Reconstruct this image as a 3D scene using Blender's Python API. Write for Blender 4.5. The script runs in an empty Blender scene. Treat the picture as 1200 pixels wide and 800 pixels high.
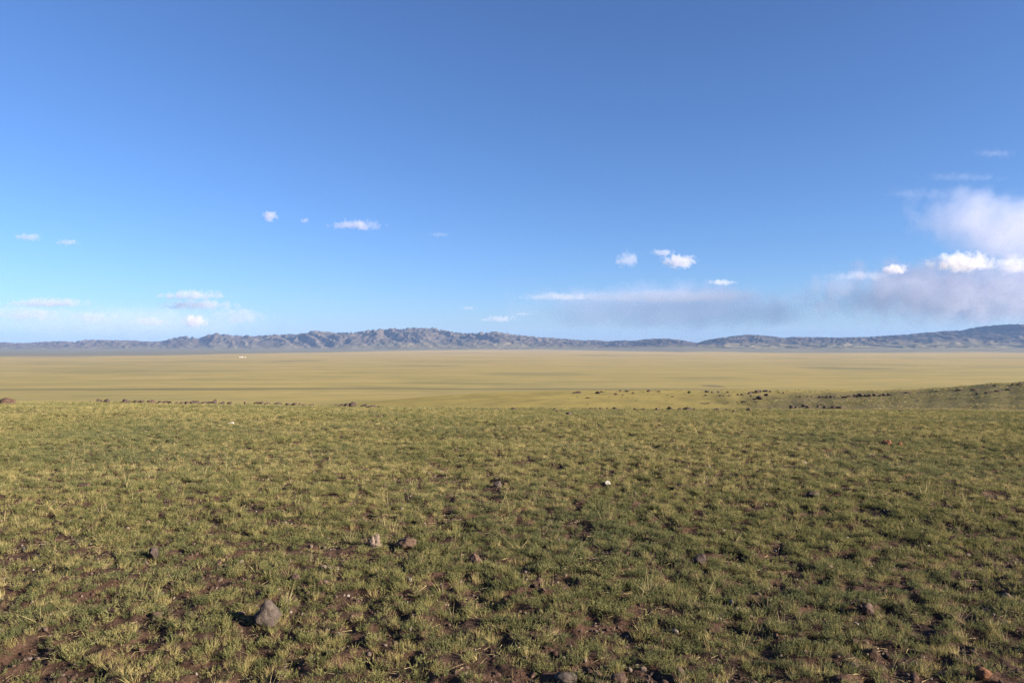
import bpy, math, random
import numpy as np
from mathutils import Vector

random.seed(7)
RNG = np.random.default_rng(11)
SC = bpy.context.scene
COL = SC.collection
F = 867.0            # focal length in photograph pixels (1200 wide)
CX, HY = 600.0, 402.0
EYE = 1.65
SUN_EL = math.radians(17.5)
SUN_AZ = math.radians(111)     # clockwise from +Y (view direction)

# ------------------------------------------------------------------ noise
_perm = np.random.default_rng(3).permutation(256).astype(np.int64)
_perm = np.concatenate([_perm, _perm])
_g = np.random.default_rng(5).uniform(0, 2*np.pi, 256)
_gx, _gy = np.cos(_g), np.sin(_g)

def perlin(x, y):
    x = np.asarray(x, float); y = np.asarray(y, float)
    xi = np.floor(x).astype(np.int64); yi = np.floor(y).astype(np.int64)
    xf = x-xi; yf = y-yi
    u = xf*xf*xf*(xf*(xf*6-15)+10); v = yf*yf*yf*(yf*(yf*6-15)+10)
    def gr(ix, iy, dx, dy):
        h = _perm[_perm[ix & 255] + (iy & 255)]
        return _gx[h]*dx + _gy[h]*dy
    a = gr(xi, yi, xf, yf); b = gr(xi+1, yi, xf-1, yf)
    c = gr(xi, yi+1, xf, yf-1); d = gr(xi+1, yi+1, xf-1, yf-1)
    return ((a+(b-a)*u) + ((c+(d-c)*u)-(a+(b-a)*u))*v)*1.5

def fbm(x, y, octs=4, gain=.5):
    s = 0; a = 1; n = 0
    for k in range(octs):
        s = s + a*perlin(x*2**k+17.3*k, y*2**k-9.1*k); n += a; a *= gain
    return s/n

def ss(a, b, x):
    t = np.clip((np.asarray(x, float)-a)/(b-a), 0, 1); return t*t*(3-2*t)

# ------------------------------------------------------------------ terrain
PX_FAN = [-600, 0, 200, 400, 500, 600, 700, 800, 1000, 1200, 1800]
R_FAN_V = [4200, 5200, 5900, 8200, 10200, 11300, 10300, 8300, 7900, 7300, 6600]
PX_M = [-600, 0, 200, 400, 600, 700, 800, 900, 1000, 1200, 1800]
R_M_V = [12500, 12500, 12500, 12000, 11800, 11800, 10800, 10600, 10400, 10200, 10000]
PYB_V = [409, 409, 408.5, 409, 408.8, 408.3, 406.3, 405.3, 404.7, 404.2, 404]

def r_fan(px): return np.interp(px, PX_FAN, R_FAN_V)
def r_mtn(px): return np.interp(px, PX_M, R_M_V)
def z_base(px): return EYE-(np.interp(px, PX_M, PYB_V)-HY)/F*r_mtn(px)

def crest_slope(px):
    py = np.interp(px, [-400, 0, 150, 300, 450, 600, 850, 1200, 1700], [466, 472, 473, 475.5, 478, 480, 481.5, 482, 482])
    return (py-HY)/F

def dpx(x, y):
    r = np.hypot(x, y)
    D = np.maximum(y, .6*r)+1e-6
    return D, np.clip(CX+F*x/D, -600, 1800)

def hummock(x, y):
    return .9*perlin(x/.15+31, y/.15)+.7*perlin(x/.38, y/.38+13)

def terrain(x, y):
    x = np.asarray(x, float); y = np.asarray(y, float)
    D, px = dpx(x, y)
    s = crest_slope(px); a = s*s/(4*EYE)
    yk = .108/(2*a)
    near = np.where(D < yk, -a*D*D, -a*yk*yk-.108*(D-yk))
    rf, rm, zb = r_fan(px), r_mtn(px), z_base(px)
    t = np.clip((D-rf)/(rm-rf), 0, 1)
    plain = -100+(zb+100)*t**1.3
    plain = plain + 1.2*fbm(x/420, y/420, 2)*ss(900, 1500, D)
    d = np.clip((near-plain)/6.0, -40, 40)
    z = plain+6.0*np.log1p(np.exp(d))
    # shoulder of the hill beyond the crest
    py = np.interp(D, [80, 100, 120, 150, 185, 200], [486, 479, 471, 463, 457.2, 457.0])
    py = py+1.2*perlin(x/23, y/23)
    zs = EYE-(py-HY)/F*D
    m = ss(60, 700, px)*(1-ss(1250, 1500, px))*ss(60, 100, D)*(1-ss(192, 290, D))
    z = z+np.maximum(zs-z, 0)*m
    # rise on the right
    top = np.interp(px, [780, 830, 900, 950, 990, 1050, 1100, 1130, 1170, 1200, 1300, 1800],
                    [480, 476, 471.5, 468.5, 466, 463, 459.5, 456, 451.5, 449.5, 442, 428])
    top = top+.9*perlin(px/23, D*0+3.3)
    zr = EYE-(top-HY)/F*112
    bump = np.where(D < 112, ss(58, 112, D), 1-ss(112, 175, D))
    z = z+np.maximum(zr-z, 0)*bump*ss(760, 860, px)
    # fine relief
    r = np.hypot(x, y)
    k = 1-ss(45, 90, r)
    z = z+k*(.035*perlin(x/2.3, y/2.3)+.05*perlin(x/6+5, y/6)+.020*perlin(x/.55, y/.55)+.016*perlin(x/.21, y/.21+8)+.010*perlin(x/.085+4, y/.085)*(1-ss(9, 14, r)))
    soft = ss(.35, .05, .55*fbm(x/1.1+3, y/1.1, 3)+.55*fbm(x/4.5+50, y/3.2, 3))
    hm = ss(.32, -.2, hummock(x, y))
    z = z+(1-ss(30, 45, r))*(0.025*hm*soft+.014*perlin(x/.12+7, y/.12)*(1-hm*soft)*(1-ss(10, 18, r)))
    z = z+ss(50, 90, r)*(1-ss(400, 900, r))*(.22*fbm(x/9, y/9, 3))
    return z

def hit(px, py, lo=1.5, hi=60.0, n=4000):
    """first ground point on the line of sight through a photograph pixel"""
    Y = np.geomspace(lo, hi, n)
    X = (px-CX)/F*Y
    z = terrain(X, Y); zl = EYE-(py-HY)/F*Y
    k = np.nonzero(z >= zl)[0]
    i = int(k[0]) if len(k) else int(np.argmin(zl-z))
    return float(X[i]), float(Y[i]), float(z[i])

# ------------------------------------------------------------------ mesh helpers
def mesh_np(name, verts, quads, smooth=True):
    me = bpy.data.meshes.new(name)
    v = np.ascontiguousarray(verts, np.float32); q = np.ascontiguousarray(quads, np.int32)
    me.vertices.add(len(v)); me.vertices.foreach_set('co', v.ravel())
    n, w = q.shape
    me.loops.add(n*w); me.loops.foreach_set('vertex_index', q.ravel())
    me.polygons.add(n); me.polygons.foreach_set('loop_start', np.arange(0, n*w, w, dtype=np.int32))
    me.update(calc_edges=True)
    if smooth: me.polygons.foreach_set('use_smooth', np.ones(n, bool))
    me.update(); return me

def attr(me, name, vals):
    a = me.attributes.new(name, 'FLOAT', 'POINT'); a.data.foreach_set('value', np.ascontiguousarray(vals, np.float32).ravel())

def link(name, me, mat, parent=None):
    o = bpy.data.objects.new(name, me)
    if mat: me.materials.append(mat)
    COL.objects.link(o)
    if parent: o.parent = parent
    return o

def tag(o, label=None, cat=None, group=None, kind=None):
    if label: o['label'] = label
    if cat: o['category'] = cat
    if group: o['group'] = group
    if kind: o['kind'] = kind
    return o

# ------------------------------------------------------------------ materials
class NT:
    def __init__(s, name, world=None):
        if world: s.t = world.node_tree
        else:
            s.m = bpy.data.materials.new(name); s.m.use_nodes = True; s.t = s.m.node_tree
        s.t.nodes.clear()
    def n(s, typ, **kw):
        o = s.t.nodes.new(typ)
        ins = kw.pop('ins', {})
        for k, v in kw.items(): setattr(o, k, v)
        for k, v in ins.items():
            if isinstance(v, bpy.types.NodeSocket): s.t.links.new(v, o.inputs[k])
            else: o.inputs[k].default_value = v
        return o
    def l(s, a, b): s.t.links.new(a, b)
    def math(s, op, a, b=0.0, c=None, clamp=False):
        o = s.t.nodes.new('ShaderNodeMath'); o.operation = op; o.use_clamp = clamp
        for i, v in enumerate((a, b, c)):
            if v is None: continue
            if isinstance(v, bpy.types.NodeSocket): s.t.links.new(v, o.inputs[i])
            else: o.inputs[i].default_value = v
        return o.outputs[0]
    def ramp(s, f, stops, interp='LINEAR'):
        o = s.t.nodes.new('ShaderNodeValToRGB'); cr = o.color_ramp; cr.interpolation = interp
        while len(cr.elements) > 1: cr.elements.remove(cr.elements[-1])
        for i, (p, c) in enumerate(stops):
            e = cr.elements[0] if i == 0 else cr.elements.new(p)
            e.position = p; e.color = (*c, 1) if len(c) == 3 else c
        s.l(f, o.inputs[0]); return o.outputs[0]
    def mix(s, f, a, b, mode='MIX'):
        o = s.t.nodes.new('ShaderNodeMix'); o.data_type = 'RGBA'; o.blend_type = mode
        for i, v in ((0, f), (6, a), (7, b)):
            if isinstance(v, bpy.types.NodeSocket): s.t.links.new(v, o.inputs[i])
            else: o.inputs[i].default_value = v if i == 0 else ((*v, 1) if len(v) == 3 else v)
        return o.outputs[2]
    def noise(s, vec, scale, detail=3, rough=.5, dim='3D', out=0):
        o = s.n('ShaderNodeTexNoise', noise_dimensions=dim, ins={'Scale': scale, 'Detail': detail, 'Roughness': rough})
        if vec is not None: s.l(vec, o.inputs['Vector'])
        return o.outputs[out]
    def mapr(s, v, a, b, c=0., d=1., smooth=False):
        o = s.n('ShaderNodeMapRange', ins={'Value': v, 'From Min': a, 'From Max': b, 'To Min': c, 'To Max': d})
        if smooth: o.interpolation_type = 'SMOOTHSTEP'
        return o.outputs[0]
    def attr(s, name):
        return s.n('ShaderNodeAttribute', attribute_name=name).outputs['Fac']

def ground_material():
    t = NT('steppe_ground')
    pos = t.n('ShaderNodeNewGeometry').outputs['Position']
    sep = t.n('ShaderNodeSeparateXYZ', ins={0: pos})
    X, Y = sep.outputs[0], sep.outputs[1]
    flat = t.n('ShaderNodeCombineXYZ', ins={0: X, 1: Y}).outputs[0]
    # --- soil close by
    n1 = t.noise(flat, 9, 6, .65); n2 = t.noise(flat, 1.3, 4); n3 = t.noise(flat, 60, 3, .7)
    soil = t.ramp(n1, [(.25, (.018, .011, .008)), (.5, (.040, .024, .017)), (.75, (.095, .058, .041))])
    soil = t.mix(t.mapr(n2, .4, .7), soil, (.066, .036, .024))
    soil = t.mix(t.mapr(n3, .55, .75, 0, .6), soil, (.15, .11, .085))
    # --- sparse grass cover seen from afar on the near slopes
    m1 = t.noise(flat, .9, 5, .7); m2 = t.noise(flat, .035, 4, .6); m3 = t.noise(flat, .18, 4, .6)
    slope = t.ramp(m1, [(.3, (.058, .053, .024)), (.5, (.115, .099, .041)), (.7, (.17, .138, .062))])
    slope = t.mix(t.mapr(m3, .45, .7, 0, .35), slope, (.095, .092, .040))
    slope = t.mix(t.mapr(m2, .5, .65, 0, .5), slope, (.17, .12, .07))
    # --- the wide dry plain
    st = t.n('ShaderNodeMapping', ins={0: flat, 'Scale': (.35, 1, 1)}).outputs[0]
    p1 = t.noise(st, .0045, 6, .62); p2 = t.noise(flat, .0009, 4, .5); p3 = t.noise(st, .03, 4, .6)
    plain = t.ramp(p1, [(.3, (.19, .155, .042)), (.45, (.275, .212, .058)), (.55, (.29, .220, .062)), (.7, (.35, .26, .085))])
    plain = t.mix(t.mapr(Y, 2300, 1000, 0, .3), plain, (.26, .21, .068))
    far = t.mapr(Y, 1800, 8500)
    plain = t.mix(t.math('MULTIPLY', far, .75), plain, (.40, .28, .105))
    plain = t.mix(t.mapr(p2, .52, .68, 0, .5), plain, (.15, .14, .055))
    plain = t.mix(t.mapr(p3, .45, .75, 0, .5), plain, (.15, .135, .05))
    p4 = t.noise(t.n('ShaderNodeMapping', ins={0: flat, 'Scale': (.12, 1, 1)}).outputs[0], .010, 6, .7)
    plain = t.mix(t.mapr(p4, .50, .72, 0, .55), plain, (.16, .15, .055))
    plain = t.mix(t.mapr(p4, .46, .28, 0, .45), plain, (.42, .315, .11))
    # darker grey-green and brown ellipses, and a dark olive line across the plain
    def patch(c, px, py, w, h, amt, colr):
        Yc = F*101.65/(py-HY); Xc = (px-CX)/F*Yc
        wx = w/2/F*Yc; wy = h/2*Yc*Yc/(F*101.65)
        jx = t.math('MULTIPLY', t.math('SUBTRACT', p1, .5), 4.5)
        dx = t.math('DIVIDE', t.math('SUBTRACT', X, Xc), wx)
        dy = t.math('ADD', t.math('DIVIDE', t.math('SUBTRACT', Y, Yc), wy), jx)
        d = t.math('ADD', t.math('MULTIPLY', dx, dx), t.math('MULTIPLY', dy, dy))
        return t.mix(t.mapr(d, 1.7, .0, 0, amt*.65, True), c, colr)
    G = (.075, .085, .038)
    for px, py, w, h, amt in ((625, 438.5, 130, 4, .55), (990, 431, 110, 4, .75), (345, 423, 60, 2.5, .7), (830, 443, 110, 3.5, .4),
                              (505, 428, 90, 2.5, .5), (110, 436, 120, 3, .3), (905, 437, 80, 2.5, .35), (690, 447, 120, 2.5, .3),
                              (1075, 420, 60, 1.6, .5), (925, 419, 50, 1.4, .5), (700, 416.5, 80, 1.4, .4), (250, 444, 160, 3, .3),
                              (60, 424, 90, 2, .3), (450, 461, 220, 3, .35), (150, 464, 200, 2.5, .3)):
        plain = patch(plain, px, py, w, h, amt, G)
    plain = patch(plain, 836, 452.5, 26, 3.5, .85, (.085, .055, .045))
    w1 = t.noise(st, .0016, 3); 
    line = t.math('ABSOLUTE', t.math('SUBTRACT', t.math('ADD', Y, t.math('MULTIPLY', t.math('SUBTRACT', w1, .5), 420)), 1640))
    lm = t.math('MULTIPLY', t.mapr(line, 50, 12, 0, .6, True), t.mapr(X, 900, 100, 0, 1, True))
    plain = t.mix(lm, plain, (.085, .078, .036))
    # --- gravel fans under the mountains
    f1 = t.noise(st, .004, 5, .6)
    fan = t.ramp(f1, [(.3, (.105, .097, .052)), (.55, (.165, .145, .080)), (.8, (.205, .160, .095))])
    c = t.mix(t.attr('veg'), soil, slope)
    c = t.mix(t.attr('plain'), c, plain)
    c = t.mix(t.attr('fan'), c, fan)
    h = t.math('ADD', t.math('MULTIPLY', n1, .05), t.math('MULTIPLY', n3, .014))
    bm = t.n('ShaderNodeBump', ins={'Height': h, 'Distance': 1.0, 'Strength': .8})
    b2 = t.n('ShaderNodeBump', ins={'Height': t.math('MULTIPLY', m1, .35), 'Distance': 1.0, 'Strength': t.math('MULTIPLY', t.attr('veg'), t.math('SUBTRACT', 1, t.attr('plain'))), 'Normal': bm.outputs[0]})
    p = t.n('ShaderNodeBsdfPrincipled', ins={'Base Color': c, 'Roughness': .95, 'Normal': b2.outputs[0]})
    p.inputs['Specular IOR Level'].default_value = .1
    o = t.n('ShaderNodeOutputMaterial'); t.l(p.outputs[0], o.inputs[0])
    return t.m

def mountain_material():
    t = NT('mountain_rock')
    pos = t.n('ShaderNodeNewGeometry').outputs['Position']
    a = t.noise(pos, .0035, 6, .6); b = t.noise(pos, .0009, 3); c3 = t.noise(pos, .02, 4, .6)
    c = t.ramp(a, [(.3, (.048, .040, .033)), (.5, (.078, .063, .049)), (.72, (.112, .089, .067))])
    c = t.mix(t.mapr(b, .5, .7, 0, .55), c, (.068, .056, .046))
    c = t.mix(t.mapr(c3, .55, .75, 0, .5), c, (.05, .04, .035))
    c = t.mix(t.math('MULTIPLY', t.attr('low'), t.mapr(c3, .35, .6, .75, 1)), c, t.ramp(a, [(.3, (.105, .097, .052)), (.55, (.165, .145, .080)), (.8, (.205, .160, .095))]))
    p = t.n('ShaderNodeBsdfPrincipled', ins={'Base Color': c, 'Roughness': 1.0}); p.inputs['Specular IOR Level'].default_value = 0
    o = t.n('ShaderNodeOutputMaterial'); t.l(p.outputs[0], o.inputs[0])
    return t.m

def leaf_material(name, cols, patch_col, trans=.3, patch_scale=.16, patch_amt=.6):
    t = NT(name)
    pos = t.n('ShaderNodeNewGeometry').outputs['Position']
    rnd = t.n('ShaderNodeObjectInfo').outputs['Random']
    hgt = t.attr('tip')
    c = t.ramp(rnd, cols)
    pn = t.noise(pos, patch_scale, 3)
    c = t.mix(t.mapr(pn, .42, .66, 0, patch_amt, True), c, patch_col)
    c = t.mix(t.math('MULTIPLY', hgt, .55), c, (.42, .33, .155))      # dry blade tips
    d = t.n('ShaderNodeBsdfDiffuse', ins={'Color': c})
    tr = t.n('ShaderNodeBsdfTranslucent', ins={'Color': c})
    mx = t.n('ShaderNodeMixShader', ins={0: trans}); t.l(d.outputs[0], mx.inputs[1]); t.l(tr.outputs[0], mx.inputs[2])
    o = t.n('ShaderNodeOutputMaterial'); t.l(mx.outputs[0], o.inputs[0])
    return t.m

def stone_material(name, dark, mid, light, scale=6.0, lichen=None, by_random=None):
    t = NT(name)
    oc = t.n('ShaderNodeTexCoord').outputs['Object']
    a = t.noise(oc, scale, 6, .65); b = t.noise(oc, scale*5, 4, .7)
    c = t.ramp(a, [(.3, dark), (.52, mid), (.75, light)])
    c = t.mix(t.mapr(b, .5, .75, 0, .5), c, dark)
    if by_random:
        c = t.mix(1.0, c, t.ramp(t.n('ShaderNodeObjectInfo').outputs['Random'], by_random), 'MULTIPLY')
    if lichen: c = t.mix(t.mapr(t.noise(oc, scale*1.7, 5), .58, .68), c, lichen)
    bm = t.n('ShaderNodeBump', ins={'Height': t.math('ADD', a, t.math('MULTIPLY', b, .3)), 'Strength': .6, 'Distance': .03})
    p = t.n('ShaderNodeBsdfPrincipled', ins={'Base Color': c, 'Roughness': .9, 'Normal': bm.outputs[0]})
    p.inputs['Specular IOR Level'].default_value = .2
    o = t.n('ShaderNodeOutputMaterial'); t.l(p.outputs[0], o.inputs[0])
    return t.m

def plain_material(name, col, rough=.8):
    t = NT(name)
    oc = t.n('ShaderNodeTexCoord').outputs['Object']
    c = t.mix(t.mapr(t.noise(oc, 2, 4), .4, .7, 0, .3), col, tuple(v*.7 for v in col))
    p = t.n('ShaderNodeBsdfPrincipled', ins={'Base Color': c, 'Roughness': rough})
    o = t.n('ShaderNodeOutputMaterial'); t.l(p.outputs[0], o.inputs[0])
    return t.m

# ------------------------------------------------------------------ ground sheet
def build_ground():
    th = np.concatenate([np.arange(-48, 48, .16), np.arange(48, 312, 4.0)])*math.pi/180
    r = np.concatenate([np.geomspace(.3, 2.4, 16)[:-1], np.geomspace(2.4, 62, 650)[:-1], np.geomspace(62, 300, 210)[:-1], np.geomspace(300, 30000, 240)])
    R, T = np.meshgrid(r, th, indexing='ij')
    X = R*np.sin(T); Y = R*np.cos(T)
    Z = terrain(X, Y)
    nr, nt = R.shape
    V = np.stack([X, Y, Z], -1).reshape(-1, 3)
    i = np.arange(nr-1)[:, None]; j = np.arange(nt)[None, :]; j2 = (j+1) % nt
    Q = np.stack([i*nt+j+0*j2, i*nt+j2, (i+1)*nt+j2, (i+1)*nt+j], -1).reshape(-1, 4)
    # the inner disc is closed with a fan of degenerate-free quads around a small ring
    ctr = len(V); V = np.vstack([V, [[0, 0, float(terrain(0., .001))]]])
    jj = np.arange(0, nt-1, 2)
    Qc = np.stack([np.full_like(jj, ctr), (jj+2) % nt, (jj+1) % nt, jj], -1)
    if nt % 2: pass
    me = mesh_np('ground', V, np.vstack([Q, Qc]))
    D, px = dpx(V[:, 0], V[:, 1]); rr = np.hypot(V[:, 0], V[:, 1])
    wob = 500*fbm(V[:, 0]/900, V[:, 1]/900, 3)
    attr(me, 'veg', ss(38, 60, rr))
    rise = ss(800, 930, px+40*perlin(V[:, 0]/14, V[:, 1]/14))*(1-ss(112, 150, D))
    pl = np.maximum(ss(330, 800, rr+wob*.2), ss(45, 70, rr)*(1-.12*ss(620, 800, px))*(1-.2*fbm(V[:, 0]/12, V[:, 1]/12, 3)))
    attr(me, 'plain', pl*(1-.93*rise))
    attr(me, 'fan', ss(-150, 350, D-r_fan(px)+wob*1.3+500*fbm(V[:, 0]/2600, V[:, 1]/5000, 2)))
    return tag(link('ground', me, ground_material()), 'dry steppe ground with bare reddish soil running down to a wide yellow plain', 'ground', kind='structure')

# ------------------------------------------------------------------ mountains
SKY = np.array([(-600, 400), (-300, 398), (-100, 402), (0, 401), (8, 400.5), (15, 402), (35, 401.5), (50, 400.3), (75, 399.5), (88, 401), (98, 398), (125, 398.3), (145, 398.8),
 (150, 398.4), (170, 400), (190, 400), (195, 398), (200, 397), (208, 395), (218, 393.5), (232, 397), (250, 390), (262, 391.5), (275, 393), (305, 393.5),
 (320, 392), (340, 391.5), (355, 391), (367, 387), (385, 389), (400, 390), (420, 389), (430, 387), (443, 385.5), (450, 386.5), (460, 384), (470, 386),
 (485, 383.3), (495, 385), (504, 383.3), (515, 386), (530, 388.5), (540, 390.5), (560, 390), (580, 388.5), (595, 390.5), (600, 392), (613, 393),
 (630, 395), (650, 396), (670, 397.5), (685, 399), (697, 398), (710, 400), (730, 398.5), (740, 399.5), (760, 397), (780, 396.5), (795, 398), (808, 400),
 (817, 402.3), (825, 399), (835, 397), (850, 395), (868, 392.5), (880, 392), (890, 392.5), (905, 394), (920, 396), (930, 394.5), (945, 395), (965, 395),
 (980, 395.5), (1000, 395), (1020, 394.5), (1040, 393), (1060, 392), (1080, 390), (1100, 388.5), (1118, 387), (1125, 387.5), (1135, 385), (1150, 382.5),
 (1165, 381), (1180, 380), (1200, 379.7), (1260, 382), (1400, 378), (1800, 388)], float)

def ridged(x, y, octs, gain=.55):
    s = 0; a = 1.; n = 0; w = 1.
    for k in range(octs):
        v = 1-np.abs(perlin(x*2**k+31.7*k, y*2**k+11.9*k)); v = v*v
        s = s+a*v*w; w = np.clip(v*1.6, 0.15, 1); n += a; a *= gain
    return s/n

def sridge(x, y, octs, gain=.5):
    s = 0; a = 1.; n = 0
    for k in range(octs):
        c, d = math.cos(.6*k), math.sin(.6*k)
        p = perlin((c*x-d*y)*2**k+31.7*k, (d*x+c*y)*2**k+11.9*k)
        v = 1-np.sqrt(p*p+.012)*1.45
        s = s+a*v*(1 if k == 0 else np.clip(.4+.8*s/n, .2, 1.2)); n += a; a *= gain
    return np.clip(s/n, 0, None)

def build_mountains():
    px = np.concatenate([np.arange(-600, -60, 3.0), np.arange(-60, 1260, .62), np.arange(1260, 1800, 3.0)])
    tt = np.concatenate([np.linspace(-.55, -.12, 60)[:-1], np.linspace(-.12, 1.25, 270)])
    P, T = np.meshgrid(px, tt, indexing='xy')
    Wd = np.interp(P, [-600, 700, 800, 820, 860, 1200], [3000, 3000, 2400, 2000, 2200, 2600])
    Y = r_mtn(P)+T*Wd
    X = (P-CX)/F*Y
    wx = X+120*fbm(X/600, Y/600, 3)+.5*(Y-9000); wy = Y*.72+120*fbm(X/600+40, Y/600, 3)
    big = sridge(wx/1500+3.1, wy/1500+.7, 2, .5)
    hk = np.clip(np.interp(px, SKY[:, 0], HY+6-SKY[:, 1])/20, .25, 1.15)
    hk = np.convolve(np.pad(hk, 60, mode='edge'), np.ones(121)/121, 'valid')[None, :]
    sx = X+.45*(Y-9000)+90*fbm(X/420, Y/420, 3)+35*perlin(X/120, Y/120)
    f1 = .72*sridge(sx/250+8, Y/1000+2, 2, .45)+.34*sridge((sx-.9*Y)/120+3, Y/380+.2*X/380, 3, .5)
    f2 = .72*sridge(sx/150+80, Y/600+2, 2, .45)+.34*sridge((sx-.9*Y)/75+3, Y/240+.2*X/240, 2, .5)
    q = np.clip((hk-.35)/.5, 0, 1)
    f1 = f1-.26*ss(1000, 1120, P)*sridge((sx-.9*Y)/120+3, Y/380+.2*X/380, 3, .5)+.10*ss(1000, 1120, P)
    fine = q*f1+(1-q)*f2*1.2
    tiny = fbm(X/90, Y/90, 3)
    env = ss(-.05+.05*fbm(X/500, Y*0, 2), .6, T)**.8*(1-ss(.8, 1.3, T)*.95)
    hrel = env*(.50*big+.85*fine*(1-.50*env)+.015*tiny+.12)
    # low foothills in front of the range
    foot = np.exp(-((T-.06)/.07)**2)*np.clip(ridged(wx/300, wy/300+5, 4)-.42, 0, 1)*(.35+.3*perlin(P/60, T*0+1.5))
    f3 = np.clip(sridge(X/420+1, Y/520+9, 3, .5)-.50+.25*fbm(X/1500, Y/900, 2), 0, 1)
    foot2 = 60*f3*ss(-.52, -.3, T)*(1-ss(.1, .3, T))*(.15+.85*ss(780, 880, P))
    zb = terrain(X, Y)
    tgt = np.interp(P, SKY[:, 0], SKY[:, 1])
    need = (EYE+(HY-tgt)/F*Y-zb)/(Y/r_mtn(P))**.5
    s = np.where(hrel > .12, need*(Y/r_mtn(P))**.5/np.maximum(hrel, .12), 1e9).min(0)
    k = np.exp(-.5*(np.arange(-12, 13)/6.0)**2); k /= k.sum()
    s = np.convolve(np.pad(s, 12, mode='edge'), k, 'valid')
    Z = zb+hrel*np.maximum(s, 5)[None, :]+foot*60+foot2-6*(1-ss(-.1, .03, T))*(1-np.clip(foot2/6, 0, 1))
    nr, nc = P.shape
    V = np.stack([X, Y, Z], -1).reshape(-1, 3)
    i = np.arange(nr-1)[:, None]; j = np.arange(nc-1)[None, :]
    Q = np.stack([i*nc+j, i*nc+j+1, (i+1)*nc+j+1, (i+1)*nc+j], -1).reshape(-1, 4)
    me = mesh_np('mountain_range', V, Q)
    attr(me, 'low', (1-ss(-.03, .2, T+.10*fbm(X/260, Y/260, 4)))*(1-np.clip(foot*4, 0, 1))*(1-.8*np.clip(foot2/22-.15, 0, 1)))
    return tag(link('mountains', me, mountain_material()), 'long bare brown mountain range along the horizon, blue in its shaded gullies', 'mountains', kind='structure')

# ------------------------------------------------------------------ grass and plants
def strips(P0, D0, L, W, bend, segs, rng):
    """ribbons: base points P0, unit directions D0, lengths, widths, droop"""
    n = len(P0)
    side = np.cross(D0, rng.normal(size=(n, 3))); side /= np.linalg.norm(side, axis=1)[:, None]+1e-9
    vs = []; tp = []
    for k in range(segs+1):
        t = k/segs
        c = P0+D0*(L*t)[:, None]
        hd = D0.copy(); hd[:, 2] = 0
        c = c+hd*(bend*t*t*L)[:, None]; c[:, 2] -= bend*t*t*L*.45
        w = W*(1-t*.88)
        vs += [c-side*w[:, None]*.5, c+side*w[:, None]*.5]; tp += [np.full(n, t)]*2
    V = np.stack(vs, 1).reshape(-1, 3); TP = np.stack(tp, 1).reshape(-1)
    m = 2*(segs+1); b = np.arange(n)[:, None]*m
    Q = np.concatenate([np.stack([b[:, 0]+2*k, b[:, 0]+2*k+1, b[:, 0]+2*k+3, b[:, 0]+2*k+2], -1) for k in range(segs)])
    return V, Q, TP

def dirs(n, lean_lo, lean_hi, rng):
    az = rng.uniform(0, 2*np.pi, n); ln = rng.uniform(lean_lo, lean_hi, n)
    return np.stack([np.sin(ln)*np.cos(az), np.sin(ln)*np.sin(az), np.cos(ln)], -1), az

def proto(name, V, Q, TP, mat):
    me = mesh_np(name, V, Q, smooth=False); attr(me, 'tip', TP); me.materials.append(mat)
    return bpy.data.objects.new(name, me)

def tuft(seed, n, rb, L, W, lean, bend, mat, segs=3, wind=(0, 0)):
    rng = np.random.default_rng(seed)
    D, az = dirs(n, .05, lean, rng)
    D = D+np.array([wind[0], wind[1], 0]); D /= np.linalg.norm(D, axis=1)[:, None]
    rad = rb*np.sqrt(rng.uniform(0, 1, n))
    P = np.stack([rad*np.cos(az+rng.normal(0, .8, n)), rad*np.sin(az+rng.normal(0, .8, n)), np.full(n, -.006)], -1)
    Ls = rng.uniform(L[0], L[1], n)*(1-.25*rng.random(n))
    V, Q, TP = strips(P, D, Ls, np.full(n, W)*rng.uniform(.7, 1.2, n), rng.uniform(.2, 1, n)*bend, segs, rng)
    return proto('grass_tuft', V, Q, TP, mat)

def herb(seed, stems, rb, L, leaf, mat):
    rng = np.random.default_rng(seed)
    D, az = dirs(stems, .1, .95, rng)
    rad = rb*np.sqrt(rng.uniform(0, 1, stems))
    P = np.stack([rad*np.cos(az), rad*np.sin(az), np.full(stems, -.004)], -1)
    Ls = rng.uniform(L[0], L[1], stems)
    VS, QS, TS = [], [], []; off = 0
    V, Q, T = strips(P, D, Ls, np.full(stems, .0022), np.full(stems, -.1), 2, rng)
    VS.append(V); QS.append(Q); TS.append(T*.2); off += len(V)
    k = 9
    f = np.tile(np.linspace(.3, 1, k), stems); ix = np.repeat(np.arange(stems), k)
    bp = P[ix]+D[ix]*(Ls[ix]*f)[:, None]
    ld = D[ix]*.75+rng.normal(size=(len(ix), 3))*.55; ld[:, 2] = np.abs(ld[:, 2])*.8+.15
    ld /= np.linalg.norm(ld, axis=1)[:, None]
    V, Q, T = strips(bp, ld, rng.uniform(.6, 1.2, len(ix))*leaf, np.full(len(ix), leaf*.30), np.full(len(ix), .2), 1, rng)
    VS.append(V); QS.append(Q+off); TS.append(T*.25)
    return proto('herb', np.vstack(VS), np.vstack(QS), np.concatenate(TS), mat)

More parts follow.
